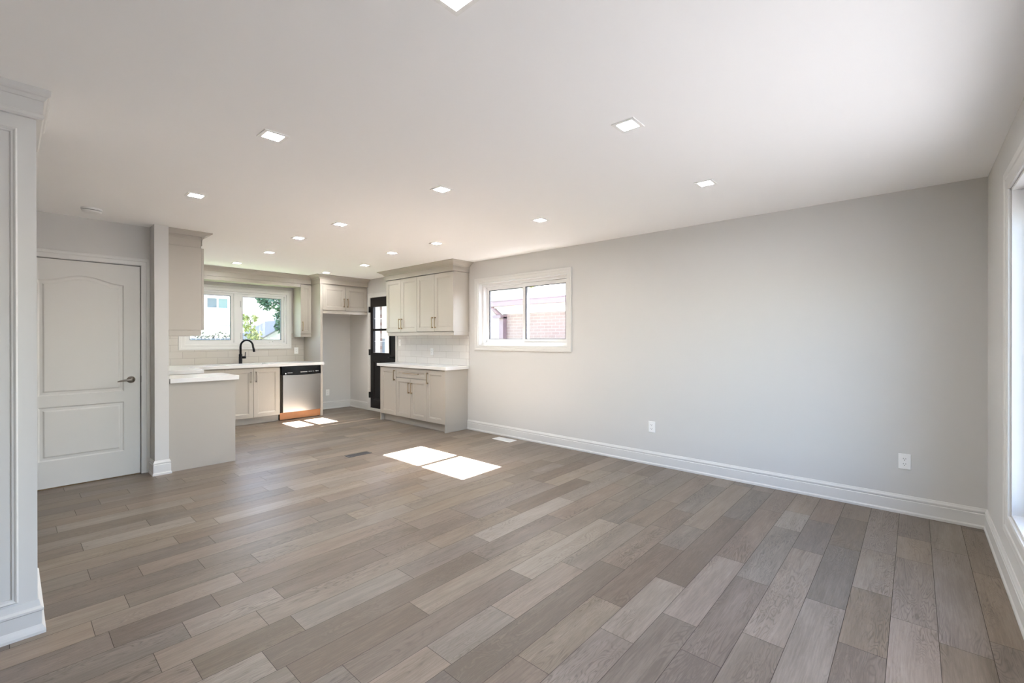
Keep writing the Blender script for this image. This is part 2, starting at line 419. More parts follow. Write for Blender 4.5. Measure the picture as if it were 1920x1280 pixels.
BASE = [(0,0),(0.020,0),(0.020,0.016),(0.0145,0.026),(0.0135,0.100),(0.0105,0.104),(0.0105,0.108),(0.0135,0.112),(0.0135,0.121),(0.0085,0.131),(0.005,0.140),(0,0.140)]
def base(name, path, side=1, prof=BASE):
    mb = MB(); sweep(mb, path, prof, side); return struct(mb.build(name, M['trim']))
base('baseboard_right', [(XR, 4.905), (XR, YF), (XL, YF)], 1)                # living room: right wall and below the picture window
base('baseboard_back', [(3.6505, YB), (XR, YB), (XR, 7.667)], 1)              # fridge alcove
base('baseboard_kitchen', [(0.945, 5.694), (0.945, 5.492), (1.057, 5.492), (1.057, 5.515)], 1)
PB = [(0,0),(0.026,0),(0.026,0.012),(0.022,0.022),(0.016,0.034),(0.013,0.040),(0.013,0.098),(0.019,0.104),(0.019,0.112),(0.010,0.122),(0.004,0.150),(0,0.150)]
base('baseboard_partition', [(XL, PY), (PX, PY), (PX, PY+0.50)], 1, PB)
CROWN = [(0,H),(0.046,H),(0.046,H-0.022),(0.040,H-0.030),(0.034,H-0.034),(0.026,H-0.048),(0.022,H-0.050),(0.020,H-0.106),(0.024,H-0.110),(0.024,H-0.124),(0.018,H-0.132),(0,H-0.132)]
mb = MB(); sweep(mb, [(XL, PY), (PX, PY), (PX, PY+0.50)], CROWN, 1); struct(mb.build('trim_1', M['trim']))
# applied panel moulding frame on the partition face
F = Fr((0, PY, 0), (1, 0, 0), (0, -1, 0))
mb = MB()
def mframe(mb, F, a0, a1, b0, b1, wd, h):
    R = lambda i, c: rect(F, a0+i, a1-i, b0+i, b1-i, c)
    L = [R(0, 0), R(0, h*0.45), R(wd*0.25, h), R(wd*0.45, h*0.8), R(wd*0.6, h*0.55), R(wd*0.85, h*0.5), R(wd, h*0.25), R(wd, 0)]
    mb.loops(L, cap0=False, cap1=False)
mframe(mb, F, -1.02, 0.028, 0.160, 2.250, 0.022, 0.012)
struct(mb.build('trim_2', M['trim']))

# casings
def casing_frame(mb, F, a0, a1, b0, b1, wd, h=0.016, bottom=True):
    """picture-frame casing around an opening (a0..b1 = opening); three legs if not bottom"""
    prof = [(0, 0), (0, h*0.55), (wd*0.10, h*0.75), (wd*0.55, h*0.75), (wd*0.62, h*0.95), (wd*0.92, h), (wd, h*0.8), (wd, 0)]
    if bottom:
        L = [rect(F, a0-d, a1+d, b0-d, b1+d, c) for d, c in prof]
        mb.loops(L + [L[0]], cap0=False, cap1=False)
    else:
        L = []
        for d, c in prof: L.append([F(a0-d, b0, c), F(a0-d, b1+d, c), F(a1+d, b1+d, c), F(a1+d, b0, c)])
        n = len(prof)
        vs = [p for l in L for p in l]; fs = []
        for k in range(n):
            k2 = (k+1) % n
            for i in range(3): fs.append((k*4+i, k*4+i+1, k2*4+i+1, k2*4+i))
        fs.append([k*4 for k in range(n)]); fs.append([k*4+3 for k in range(n)])
        mb.add(vs, fs)
    return mb
def hollow(mb, F, a0, a1, b0, b1, wd, c0, c1):
    """flat rectangular ring"""
    R = lambda i, c: rect(F, a0+i, a1-i, b0+i, b1-i, c)
    L = [R(0, c0), R(0, c1), R(wd, c1), R(wd, c0)]
    return mb.loops(L+[L[0]], cap0=False, cap1=False)

# ---- window 1: small slider in the right wall
FW = Fr((XR, 0, 0), (0, 1, 0), (-1, 0, 0))
w1 = sroot('window_1', (XR, (W1[0]+W1[1])/2, W1[2]))
mb = MB(); casing_frame(mb, FW, *W1, 0.066, 0.018); mb.build('casing', M['trim'], w1)
mb = MB(); hollow(mb, FW, W1[0]+0.0005, W1[1]-0.0005, W1[2]+0.0005, W1[3]-0.0005, 0.012, -0.17, 0.0); hollow(mb, FW, W1[0]+0.012, W1[1]-0.012, W1[2]+0.012, W1[3]-0.012, 0.036, -0.16, -0.065)
mb.box(XR+0.105, XR+0.125, W1[0]+0.04, W1[1]-0.04, W1[3]-0.062, W1[3]-0.048)
mb.build('window_frame', M['vinyl'], w1)
for nm, a0, a1, c in (('sash', 3.176, 3.925, -0.095), ('sash', 3.862, 4.640, -0.130)):
    mb = MB(); hollow(mb, FW, a0, a1, W1[2]+0.046, W1[3]-0.052, 0.046, c-0.03, c)
    s_ = mb.build(nm, M['vinyl'], w1)
    mb = MB(); hollow(mb, FW, a0+0.045, a1-0.045, W1[2]+0.091, W1[3]-0.097, 0.009, c-0.027, c-0.002); mb.build('gasket', M['gasket'], s_)
    mb = MB(); fbox(mb, FW, a0+0.053, a1-0.053, W1[2]+0.099, W1[3]-0.105, c-0.017, c-0.013); mb.build('glass_pane', M['glass'], s_)
# ---- window 2: kitchen window with two casements
FB = Fr((0, YB, 0), (1, 0, 0), (0, -1, 0))
w2 = sroot('window_2', ((W2[0]+W2[1])/2, YB, W2[2]))
mb = MB(); casing_frame(mb, FB, *W2, 0.086, 0.020); mb.build('casing', M['trim'], w2)
mb = MB(); hollow(mb, FB, W2[0]+0.0005, W2[1]-0.0005, W2[2]+0.0005, W2[3]-0.0005, 0.026, -0.17, -0.002); fbox(mb, FB, 2.475, 2.565, W2[2]+0.02, W2[3]-0.02, -0.17, -0.018)
mb.build('window_frame', M['vinyl'], w2)
for a0, a1 in ((W2[0]+0.022, 2.478), (2.562, W2[1]-0.022)):
    mb = MB(); hollow(mb, FB, a0, a1, W2[2]+0.022, W2[3]-0.022, 0.046, -0.075, -0.035); s_ = mb.build('sash', M['vinyl'], w2)
    mb = MB(); hollow(mb, FB, a0+0.045, a1-0.045, W2[2]+0.067, W2[3]-0.067, 0.007, -0.072, -0.040); mb.build('gasket', M['gasket'], s_)
    mb = MB(); fbox(mb, FB, a0+0.051, a1-0.051, W2[2]+0.073, W2[3]-0.073, -0.067, -0.063); mb.build('glass_pane', M['glass'], s_)
mb = MB(); fbox(mb, FB, 3.02, 3.15, 1.262, 1.276, -0.035, -0.008); mb.tube([FB(3.075, 1.275, -0.025), FB(3.085, 1.300, -0.015)], 0.006)
mb.build('crank_handle', M['vinyl'], w2)
mb = MB(); fbox(mb, FB, 2.578, 2.588, 1.33, 1.43, -0.035, -0.012); fbox(mb, FB, 2.578, 2.588, 1.86, 1.96, -0.035, -0.012); mb.build('sash_lock', M['vinyl'], w2)
# ---- window 3: picture window in the front wall (mostly outside the frame)
FF = Fr((0, YF, 0), (1, 0, 0), (0, 1, 0))
w3 = sroot('window_3', ((W3[0]+W3[1])/2, YF, W3[2]))
mb = MB(); casing_frame(mb, FF, *W3, 0.105, 0.020); mb.build('casing', M['trim'], w3)
mb = MB(); hollow(mb, FF, W3[0]+0.0005, W3[1]-0.0005, W3[2]+0.0005, W3[3]-0.0005, 0.014, -0.19, -0.001); hollow(mb, FF, W3[0]+0.014, W3[1]-0.014, W3[2]+0.014, W3[3]-0.014, 0.045, -0.17, -0.07)
hollow(mb, FF, W3[0]+0.05, W3[1]-0.05, W3[2]+0.05, W3[3]-0.05, 0.04, -0.15, -0.10)
mb.build('window_frame', M['vinyl'], w3)
mb = MB(); fbox(mb, FF, W3[0]+0.06, W3[1]-0.06, W3[2]+0.06, W3[3]-0.06, -0.13, -0.126); mb.build('glass_pane', M['glass'], w3)

# ---- door 1: white two-panel door with arched top panel
d1 = sroot('door_1', ((DX0+DX1)/2, 5.695, 0))
FD = Fr((0, 5.697, 0), (1, 0, 0), (0, -1, 0))     # door face plane (c=0)
def contour(a0, a1, b0, b1, i, c, arch=0.0, n=24):
    pts = [FD(a0+i, b0+i, c), FD(a1-i, b0+i, c)]
    for k in range(n+1):
        t = 1-2*k/n
        a = (a0+a1)/2 + t*((a1-a0)/2-i)
        b = b1-i + arch*(1+math.cos(math.pi*t))/2
        pts.append(FD(a, b, c))
    return pts
def door_leaf():
    bm = bmesh.new(); zb = 0.009
    panels = [(0.170, 0.745, 0.822, 1.845, 0.060), (0.170, 0.745, 0.246, 0.722, 0.0)]
    def ring(pts): return [bm.verts.new(p) for p in pts]
    def edges(vs): return [bm.edges.new((vs[i], vs[(i+1) % len(vs)])) for i in range(len(vs))]
    outer = ring(rect(FD, DX0, DX1, zb, DZ, 0)); E = edges(outer); inner = []
    for p in panels:
        r = ring(contour(*p[:4], 0, 0, p[4])); inner.append((p, r)); E += edges(r)
    bmesh.ops.triangle_fill(bm, use_beauty=True, use_dissolve=False, edges=E)
    for p, r in inner:
        prev = r
        for i, c in ((0.007, -0.006), (0.013, -0.0075), (0.030, -0.0065), (0.040, -0.001), (0.044, -0.0005)):
            cur = ring(contour(*p[:4], i, c, p[4])); n = len(cur)
            for k in range(n): bm.faces.new((prev[k], prev[(k+1) % n], cur[(k+1) % n], cur[k]))
            prev = cur
        bm.faces.new(prev)
    back = ring(rect(FD, DX0, DX1, zb, DZ, -0.035))
    for k in range(4): bm.faces.new((outer[k], outer[(k+1) % 4], back[(k+1) % 4], back[k]))
    bm.faces.new(back)
    bmesh.ops.recalc_face_normals(bm, faces=bm.faces)
    o0 = WL[d1.name]
    for v in bm.verts: v.co -= o0
    me = bpy.data.meshes.new('door_leaf'); bm.to_mesh(me); bm.free(); me.materials.append(M['door'])
    o = bpy.data.objects.new('door_leaf', me); C.objects.link(o); o.parent = d1; WL[o.name] = o0
    return o
leaf = door_leaf()
mb = MB(); casing_frame(mb, Fr((0, 5.695, 0), (1, 0, 0), (0, -1, 0)), DX0-0.007, DX1+0.006, 0, DZ+0.007, 0.072, 0.017, bottom=False); mb.build('casing', M['trim'], d1)
mb = MB(); mb.box(DX0-0.02, DX1, 5.6985, 5.745, 0.0, 0.006); mb.build('threshold', M['oak_sill'], d1)
mb = MB()
mb.lathe((0, 0, 0), [(0.0, 0), (0.031, 0), (0.033, 0.003), (0.031, 0.010), (0.016, 0.014), (0.012, 0.02), (0.012, 0.045), (0.0, 0.046)], 28)
mb.v = [tuple(FD(0.797+x, 0.930+y, z)) for x, y, z in mb.v]
hnd = [FD(0.797, 0.930, 0.046), FD(0.790, 0.930, 0.052), FD(0.770, 0.931, 0.054), FD(0.735, 0.928, 0.052), FD(0.705, 0.921, 0.048), FD(0.692, 0.917, 0.046)]
mb.tube(hnd, [0.011, 0.0115, 0.010, 0.0085, 0.007, 0.004], 12)
mb.build('door_handle', M['nickel'], leaf)
mb = MB(); fbox(mb, Fr((0, 5.695, 0), (1, 0, 0), (0, -1, 0)), DX1+0.0062, DX1+0.012, 0.90, 0.965, 0.0, 0.0105); mb.build('strike_plate', M['gap'], d1)

# ---- door 2: black back door with glazing, in the right wall
d2 = sroot('door_2', (XR, (D2[0]+D2[1])/2, 0))
mb = MB(); casing_frame(mb, FW, D2[0], D2[1], 0, D2[3], 0.078, 0.018, bottom=False); mb.build('casing', M['trim'], d2)
mb = MB(); mb.box(XR-0.012, XR+T, D2[0]+0.001, D2[1]-0.001, 0, 0.046); mb.build('threshold', M['trim'], d2)
G = (6.955, 7.492, 1.070, 1.925)
mb = MB(); slab(mb, 'X', XR+0.004, XR+0.046, [D2[0]+0.004, D2[1]-0.004], [0.050, D2[3]-0.004], [G]); lf = mb.build('door_leaf', M['black'], d2)
mb = MB(); hollow(mb, FW, G[0]-0.022, G[1]+0.022, G[2]-0.022, G[3]+0.022, 0.030, -0.046, 0.006); mb.build('glazing_bead', M['black'], lf)
mb = MB(); fbox(mb, FW, G[0], G[1], 1.476, 1.518, -0.040, 0.004); mb.build('muntin', M['black'], lf)
mb = MB(); fbox(mb, FW, G[0]+0.001, G[1]-0.001, G[2]+0.001, G[3]-0.001, -0.026, -0.022); gp = mb.build('glass_pane', M['glass'], lf)
mb = MB()
for z in (1.285, 1.70): fbox(mb, FW, G[0], G[1], z-0.0025, z+0.0025, -0.030, -0.027)
for y in (7.13, 7.31): fbox(mb, FW, y-0.0025, y+0.0025, G[2], G[3], -0.030, -0.027)
mb.build('grille', simple('grey_grille', (0.45, 0.46, 0.48, 1), 0.5), lf)
for a0, a1 in ((6.86, 7.10), (7.235, 7.475)):
    mb = MB(); mframe(mb, Fr((XR+0.004, 0, 0), (0, 1, 0), (-1, 0, 0)), a0, a1, 0.20, 0.93, 0.035, 0.012); mb.build('panel_molding', M['black'], lf)
for z in (1.875, 1.082, 0.287):
    mb = MB(); fbox(mb, FW, 7.578, 7.612, z-0.055, z+0.055, 0.0, 0.020); mb.build('hinge', M['faucet'], d2)
mb = MB(); mb.tube([FW(6.82, 1.0, 0), FW(6.82, 1.0, 0.05)], 0.012); mb.tube([FW(6.82, 1.0, 0.05), FW(6.92, 1.0, 0.05)], 0.009); mb.tube([FW(6.82, 1.0, -0.004), FW(6.82, 1.0, 0.008)], 0.03)
mb.build('door_handle', M['faucet'], lf)

# ------------------------------------------------------------------ backsplashes
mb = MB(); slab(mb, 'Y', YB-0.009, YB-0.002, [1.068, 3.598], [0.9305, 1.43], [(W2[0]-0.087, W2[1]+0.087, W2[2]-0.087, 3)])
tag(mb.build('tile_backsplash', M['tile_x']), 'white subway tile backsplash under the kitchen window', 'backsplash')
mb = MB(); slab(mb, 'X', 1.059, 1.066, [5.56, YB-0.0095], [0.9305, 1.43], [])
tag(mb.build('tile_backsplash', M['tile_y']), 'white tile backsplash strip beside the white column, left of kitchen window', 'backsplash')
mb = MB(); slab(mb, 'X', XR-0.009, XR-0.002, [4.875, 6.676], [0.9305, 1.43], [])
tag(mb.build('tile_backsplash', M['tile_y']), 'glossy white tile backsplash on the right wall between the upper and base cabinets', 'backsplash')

# ------------------------------------------------------------------ kitchen cabinets
def carcass(name, parent, boxes, mat='cab', bevel=0.001):
    mb = MB()
    for b in boxes: mb.box(*b)
    return mb.build(name, M[mat], parent, bevel=bevel)
def door_on(parent, F, a0, a1, b0, b1, name='door', st=0.06, handle=None, hmat='bronze'):
    g = 0.0015; mb = MB(); shaker(mb, F, a0+g, a1-g, b0+g, b1-g, st=st)
    o = mb.build(name, M['cab'], parent)
    if handle:
        a, b, ln, vert = handle
        F2 = Fr(F.o + F.n*0.02, F.u, F.n)
        mb = MB(); bar_pull(mb, F2, a, b, ln, vert); mb.build('handle', M[hmat], o, bevel=0.0012)
    return o
# --- right wall, base units (front plane X=4.105, doors 20 mm in front)
XB = 4.105
FRB = Fr((XB, 0, 0), (0, 1, 0), (-1, 0, 0))
rb = XR-0.002
u = thing('base_cabinet', 'greige single-door base cabinet on the right wall, nearest the black door', 'cabinet', (4.3, 6.34, 0))
carcass('body', u, [(XB, rb, 6.112, 6.545, 0.11, 0.884)]); carcass('end_panel', u, [(4.085, rb, 6.545, 6.563, 0, 0.884)]); carcass('toe_kick', u, [(4.150, 4.168, 6.112, 6.545, 0, 0.109)])
door_on(u, FRB, 6.112, 6.544, 0.115, 0.868, handle=(6.146, 0.755, 0.165, True))
u = thing('base_cabinet', 'greige base cabinet with one drawer over two doors, middle of the right wall run', 'cabinet', (4.3, 5.72, 0))
carcass('body', u, [(XB, rb, 5.336, 6.111, 0.11, 0.884)]); carcass('toe_kick', u, [(4.150, 4.168, 5.336, 6.1115, 0, 0.109)])
door_on(u, FRB, 5.336, 6.110, 0.727, 0.868, name='drawer', st=0.042, handle=(5.707, 0.80, 0.385, False))
door_on(u, FRB, 5.725, 6.110, 0.115, 0.722, handle=(5.758, 0.578, 0.165, True))
door_on(u, FRB, 5.336, 5.724, 0.115, 0.722, handle=(5.690, 0.578, 0.165, True))
u = thing('base_cabinet', 'greige single-door base cabinet with a full side panel facing the room', 'cabinet', (4.3, 5.12, 0))
carcass('body', u, [(XB, rb, 4.928, 5.335, 0.11, 0.884)]); carcass('end_panel', u, [(4.085, rb, 4.909, 4.928, 0, 0.884)]); carcass('toe_kick', u, [(4.150, 4.168, 4.928, 5.3355, 0, 0.109)])
door_on(u, FRB, 4.929, 5.335, 0.115, 0.868, handle=(5.298, 0.752, 0.165, True))
mb = MB(); mb.box(4.062, rb-0.007, 4.872, 6.632, 0.885, 0.930)
tag(mb.build('countertop', M['quartz'], bevel=0.003), 'white quartz countertop on the right wall base cabinets', 'countertop')
# --- right wall, upper units
XU = 4.2255
FRU = Fr((XU, 0, 0), (0, 1, 0), (-1, 0, 0))
SPL = [4.875, 5.303, 5.729, 6.153, 6.560]
for (y0, y1, hs, lab) in ((5.7295, 6.592, ((5.7295, 6.153, 6.121), (6.153, 6.572, 6.184)), 'greige two-door wall cabinet over the right counter, far one beside the black door'),
                          (4.874, 5.7285, ((4.875, 5.303, 5.270), (5.303, 5.7285, 5.336)), 'greige two-door wall cabinet over the right counter, near one beside the sliding window')):
    u = thing('wall_cabinet', lab, 'cabinet', (4.36, (y0+y1)/2, 1.43))
    carcass('body', u, [(XU, rb, y0, y1, 1.431, 2.292)])
    carcass('light_rail', u, [(XU-0.008, XU+0.012, y0+(0.004 if y0 < 5 else 0), y1-(0.04 if y1 > 6 else 0), 1.378, 1.4305)] + ([(XU+0.0125, rb, y0+0.004, y0+0.022, 1.378, 1.4305)] if y0 < 5 else [(XU+0.0125, rb, y1-0.058, y1-0.04, 1.378, 1.4305)]))
    for a0, a1, hx in hs: door_on(u, FRU, a0, a1, 1.434, 2.289, handle=(hx, 1.568, 0.165, True))
CC = [(0, H-0.145), (0.008, H-0.145), (0.008, H-0.072), (0.014, H-0.066), (0.020, H-0.066), (0.026, H-0.052), (0.046, H-0.034), (0.072, H-0.022), (0.084, H-0.016), (0.090, H-0.014), (0.100, H-0.012), (0.103, H-0.0005), (0, H-0.0005)]
def crown_thing(path, side, label, extra=()):
    mb = MB(); sweep(mb, path, CC, side)
    for b in extra: mb.box(*b)
    return tag(mb.build('crown_molding', M['cab']), label, 'molding')
crown_thing([(rb, 4.874), (4.2055, 4.874), (4.2055, 6.592), (rb, 6.592)], -1, 'greige crown molding above the right wall cabinets, wrapping to the ceiling',)
# --- back wall: fridge cabinet, tall panel, small wall cabinet, valance with crown
t_ = thing('tall_end_panel', 'tall greige panel beside the dishwasher, enclosing the empty fridge space', 'panel', (3.624, 8.0, 0))
carcass('panel', t_, [(3.603, 3.6455, 7.672, YB-0.002, 0, 2.292)])
u = thing('wall_cabinet', 'greige two-door cabinet high above the empty fridge space', 'cabinet', (4.08, 8.0, 1.83))
carcass('body', u, [(3.647, XR-0.002, 7.692, YB-0.002, 1.832, 2.292)]); carcass('valance', u, [(3.650, XR-0.012, 7.682, 7.700, 1.776, 1.8315)])
FBK = Fr((0, 7.692, 0), (1, 0, 0), (0, -1, 0))
door_on(u, FBK, 3.647, 4.072, 1.835, 2.262, handle=(4.036, 1.975, 0.155, True)); door_on(u, FBK, 4.072, 4.498, 1.835, 2.262, handle=(4.104, 1.975, 0.155, True))
u = thing('wall_cabinet', 'narrow greige wall cabinet right of the kitchen window', 'cabinet', (3.51, 8.17, 1.415))
carcass('body', u, [(3.408, 3.601, 8.022, YB-0.002, 1.415, 2.290)]); carcass('light_rail', u, [(3.414, 3.601, 8.016, YB-0.003, 1.366, 1.4145)])
door_on(u, Fr((0, 8.022, 0), (1, 0, 0), (0, -1, 0)), 3.409, 3.598, 1.418, 2.276, st=0.05, handle=(3.440, 1.552, 0.165, True))
v_ = thing('window_valance', 'greige boxed valance above the kitchen window, below the crown', 'valance', (2.4, 8.1, 2.24))
carcass('valance_box', v_, [(1.40, 3.4075, 8.004, YB-0.002, 2.238, H-0.147)])
crown_thing([(1.445, 8.004), (3.602, 8.004), (3.602, 7.672), (XR-0.001, 7.672)], 1, 'greige crown molding above the kitchen window and fridge cabinet', [(3.6025, XR-0.001, 7.673, YB-0.002, 2.295, H-0.001), (1.40, 3.602, 8.005, YB-0.002, H-0.145, H-0.001)])
# --- back wall base run: sink cabinet, filler, dishwasher
YK = 7.672
FK = Fr((0, YK, 0), (1, 0, 0), (0, -1, 0))
u = thing('base_cabinet', 'greige two-door sink base cabinet under the kitchen window', 'cabinet', (2.5, 7.95, 0))
mb = MB(); slab(mb, 'Z', 0.11, 0.884, [1.668, 2.930], [YK, YB-0.002], [(2.19, 2.83, 7.74, 8.11)]); mb.build('body', M['cab'], u, bevel=0.001)
carcass('toe_kick', u, [(1.72, 2.930, 7.722, 7.74, 0, 0.109)]); carcass('corner_filler', u, [(1.705, 2.146, 7.653, YK, 0.11, 0.868)])
door_on(u, FK, 2.148, 2.537, 0.105, 0.868, handle=(2.500, 0.738, 0.165, True), hmat='nickel'); door_on(u, FK, 2.537, 2.928, 0.105, 0.868, handle=(2.575, 0.738, 0.165, True), hmat='nickel')
dw = thing('dishwasher', 'stainless steel dishwasher with black control panel below the counter', 'dishwasher', (3.27, 7.95, 0.02))
carcass('body', dw, [(2.950, 3.597, 7.70, YB-0.01, 0.0, 0.882)], 'gap')
mb = MB()   # slightly bowed steel door
N = 10
L0, L1 = [], []
for k in range(N+1):
    x = 2.977+(3.597-2.977)*k/N; b = 0.010*(1-(2*k/N-1)**2)
    L0.append((x, b))
loops_ = []
for z in (0.128, 0.7338):
    loops_.append([(x, 7.655-b, z) for x, b in L0]+[(3.597, 7.699, z), (2.977, 7.699, z)])
mb.loops(loops_); mb.build('door', M['steel'], dw)
mb = MB()   # control panel with a bowed lower edge
top, bot = [], []
for k in range(N+1):
    x = 2.952+(3.597-2.952)*k/N; b = (1-(2*k/N-1)**2)
    top.append((x, 7.648-0.006*b, 0.880)); bot.append((x, 7.640-0.010*b, 0.742-0.012*b))
mb.loops([[*top, *[(p[0], 7.6985, 0.880) for p in top[::-1]]], [*bot, *[(p[0], 7.6985, p[2]) for p in bot[::-1]]]])
cp = mb.build('control_panel', M['panel'], dw)
mb = MB(); mb.lathe((0, 0, 0), [(0, 0), (0.010, 0), (0.010, 0.002), (0, 0.002)], 20); mb.v = [(3.012+x, 7.6385-z, 0.762+y) for x, y, z in mb.v]; mb.build('badge', M['marks'], cp)
mb = MB(); mb.box(3.040, 3.118, 7.632, 7.6345, 0.770, 0.776); mb.build('lettering', M['marks'], cp)
def mark(*bx): q = MB(); q.box(*bx); q.build('button', M['marks'], cp)
for k in range(6): mark(3.250+k*0.019, 3.262+k*0.019, 7.630, 7.6325, 0.774, 0.784)
for k in range(4): mark(3.385+k*0.017, 3.394+k*0.017, 7.632, 7.6345, 0.777+0.004*(k % 2), 0.786)
for x in (3.505, 3.535): mark(x, x+0.014, 7.637, 7.6395, 0.778, 0.790)
mark(3.470, 3.474, 7.634, 7.6365, 0.774, 0.792)
mb = MB(); mb.box(2.935, 3.600, 7.676, 7.694, 0.012, 0.122); mb.build('kick_plate', M['plywood'], dw)
# back countertop (L-shape with the left return) with sink cut-out
ctop = MB(); slab(ctop, 'Z', 0.885, 0.930, [1.068, 1.690, 3.6015], [6.860, 7.622, YB-0.0105], [(1.690, 4, 6.0, 7.622), (2.205, 2.815, 7.755, 8.095)])
ctop.box(3.6015, 3.647, 7.622, 7.6715, 0.885, 0.930)
tag(ctop.build('countertop', M['quartz'], bevel=0.002), 'white quartz countertop with the sink, under the kitchen window', 'countertop')
sk = thing('sink', 'undermount steel sink set in the counter under the kitchen window', 'sink', (2.51, 7.925, 0.70))
mb = MB(); R = lambda i, z: [(2.200+i, 7.75+i, z), (2.820-i, 7.75+i, z), (2.820-i, 8.10-i, z), (2.200+i, 8.10-i, z)]
mb.loops([R(0, 0.8845), R(0, 0.70), R(0.004, 0.70), R(0.004, 0.884)][::1], cap0=False, cap1=False); mb.loops([R(0, 0.700), R(0, 0.704)])
mb.build('basin', M['steel'], sk)
mb = MB(); mb.lathe((2.51, 7.925, 0.704), [(0, 0.0), (0.04, 0.0), (0.04, 0.003), (0, 0.003)], 20); mb.build('drain', M['nickel'], sk)
fa = thing('faucet', 'matte black gooseneck kitchen faucet standing behind the sink', 'faucet', (2.51, 8.14, 0.93))
mb = MB(); fx, fy = 2.508, 8.14
mb.lathe((fx, fy, 0.93), [(0, 0), (0.027, 0), (0.027, 0.005), (0.025, 0.008), (0.025, 0.150), (0.019, 0.156), (0, 0.156)], 24); bd = mb.build('body', M['faucet'], fa)
dx, dy = 0.145, -0.155; mb = MB(); path = [(fx, fy, 1.085), (fx, fy, 1.20)]
for k in range(1, 13):
    a = math.pi*k/12*1.0; q = (1-math.cos(a))/2*0.94; path.append((fx+dx*q, fy+dy*q, 1.205+0.105*math.sin(a)))
path += [(fx+dx*0.99, fy+dy*0.99, 1.16)]
mb.tube(path, [0.0165, 0.016]+[0.0145]*(len(path)-3)+[0.0145], 14); mb.build('spout', M['faucet'], fa)
mb = MB(); mb.tube([(fx+dx*0.985, fy+dy*0.985, 1.175), (fx+dx*1.02, fy+dy*1.02, 1.120)], [0.017, 0.018], 14); mb.build('spray_head', M['faucet'], fa)
mb = MB(); mb.tube([(fx+0.02, fy, 1.03), (fx+0.075, fy-0.01, 1.03)], 0.020, 14); mb.tube([(fx+0.062, fy-0.01, 1.045), (fx+0.068, fy-0.012, 1.115)], 0.006, 10); mb.build('lever_handle', M['faucet'], fa)
# --- left wall: peninsula end, gap for the range, corner unit, wall cabinet
u = thing('base_cabinet', 'greige base cabinet beside the white column, its plain side facing the room', 'cabinet', (1.36, 5.8, 0))
carcass('end_panel', u, [(1.059, 1.648, 5.519, 5.537, 0, 0.884)]); carcass('body', u, [(1.059, 1.626, 5.537, 6.045, 0.11, 0.884)]); carcass('toe_kick', u, [(1.56, 1.578, 5.537, 6.045, 0, 0.109)])
door_on(u, Fr((1.626, 0, 0), (0, 1, 0), (1, 0, 0)), 5.538, 6.044, 0.115, 0.868)
mb = MB(); mb.box(1.068, 1.677, 5.488, 6.062, 0.885, 0.930)
tag(mb.build('countertop', M['quartz'], bevel=0.003), 'short white quartz countertop beside the white column', 'countertop')
u = thing('base_cabinet', 'greige corner base cabinet behind the short counter, below the left return', 'cabinet', (1.36, 7.2, 0))
carcass('body', u, [(1.059, 1.640, 6.875, 7.650, 0.11, 0.884)]); carcass('toe_kick', u, [(1.58, 1.598, 6.875, 7.65, 0, 0.109)])
door_on(u, Fr((1.640, 0, 0), (0, 1, 0), (1, 0, 0)), 6.876, 7.63, 0.115, 0.868, handle=(6.92, 0.75, 0.165, True))
u = thing('wall_cabinet', 'tall greige wall cabinet hung beside the white column, plain side facing the room', 'cabinet', (1.2, 5.85, 1.415))
carcass('body', u, [(1.059, 1.341, 5.531, 6.10, 1.416, 2.270)]); carcass('light_rail', u, [(1.067, 1.338, 5.535, 6.10, 1.357, 1.4155)])
door_on(u, Fr((1.343, 0, 0), (0, 1, 0), (1, 0, 0)), 5.531, 6.10, 1.416, 2.267)
mb = MB(); sweep(mb, [(1.341, 5.5295), (1.341, 6.10), (1.059, 6.10)], CC, 1); 
# plain return: the crown dies flat against the side facing the room
mb.box(1.059, 1.3385, 5.5345, 6.099, 2.2715, H-0.001)
mb.box(1.059, 1.352, 5.5295, 5.5345, 2.352, 2.364); mb.box(1.059, 1.362, 5.527, 5.5345, 2.370, 2.378); mb.box(1.059, 1.372, 5.5245, 5.5345, 2.384, H-0.001)
tag(mb.build('crown_molding', M['cab']), 'greige crown molding on top of the wall cabinet beside the white column', 'molding')

# ------------------------------------------------------------------ recessed ceiling lights
LAB = ['recessed square ceiling light cut off by the top edge of the photo',
 'recessed square ceiling light at upper left, nearest the white panelled partition',
 'leftmost recessed square ceiling light, nearest the round smoke detector',
 'recessed square ceiling light at upper right whose whole square trim shows, the largest complete one',
 'recessed square ceiling light in the centre of the living room ceiling',
 'recessed square ceiling light third from the front in the middle row',
 'recessed square ceiling light fourth from the front in the middle row',
 'recessed square ceiling light second back from the kitchen window in the middle row',
 'recessed square ceiling light in front of the kitchen window, farthest of the middle row',
 'rightmost recessed square ceiling light, above the bare right wall',
 'recessed square ceiling light nearest to the small sliding window on the right wall',
 'recessed square ceiling light in front of the near corner of the right wall crown molding',
 'recessed square ceiling light in front of the far half of the right wall cabinets',
 'recessed square ceiling light nearest the black door',
 'recessed square ceiling light close in front of the cabinet above the fridge space']
proto = None
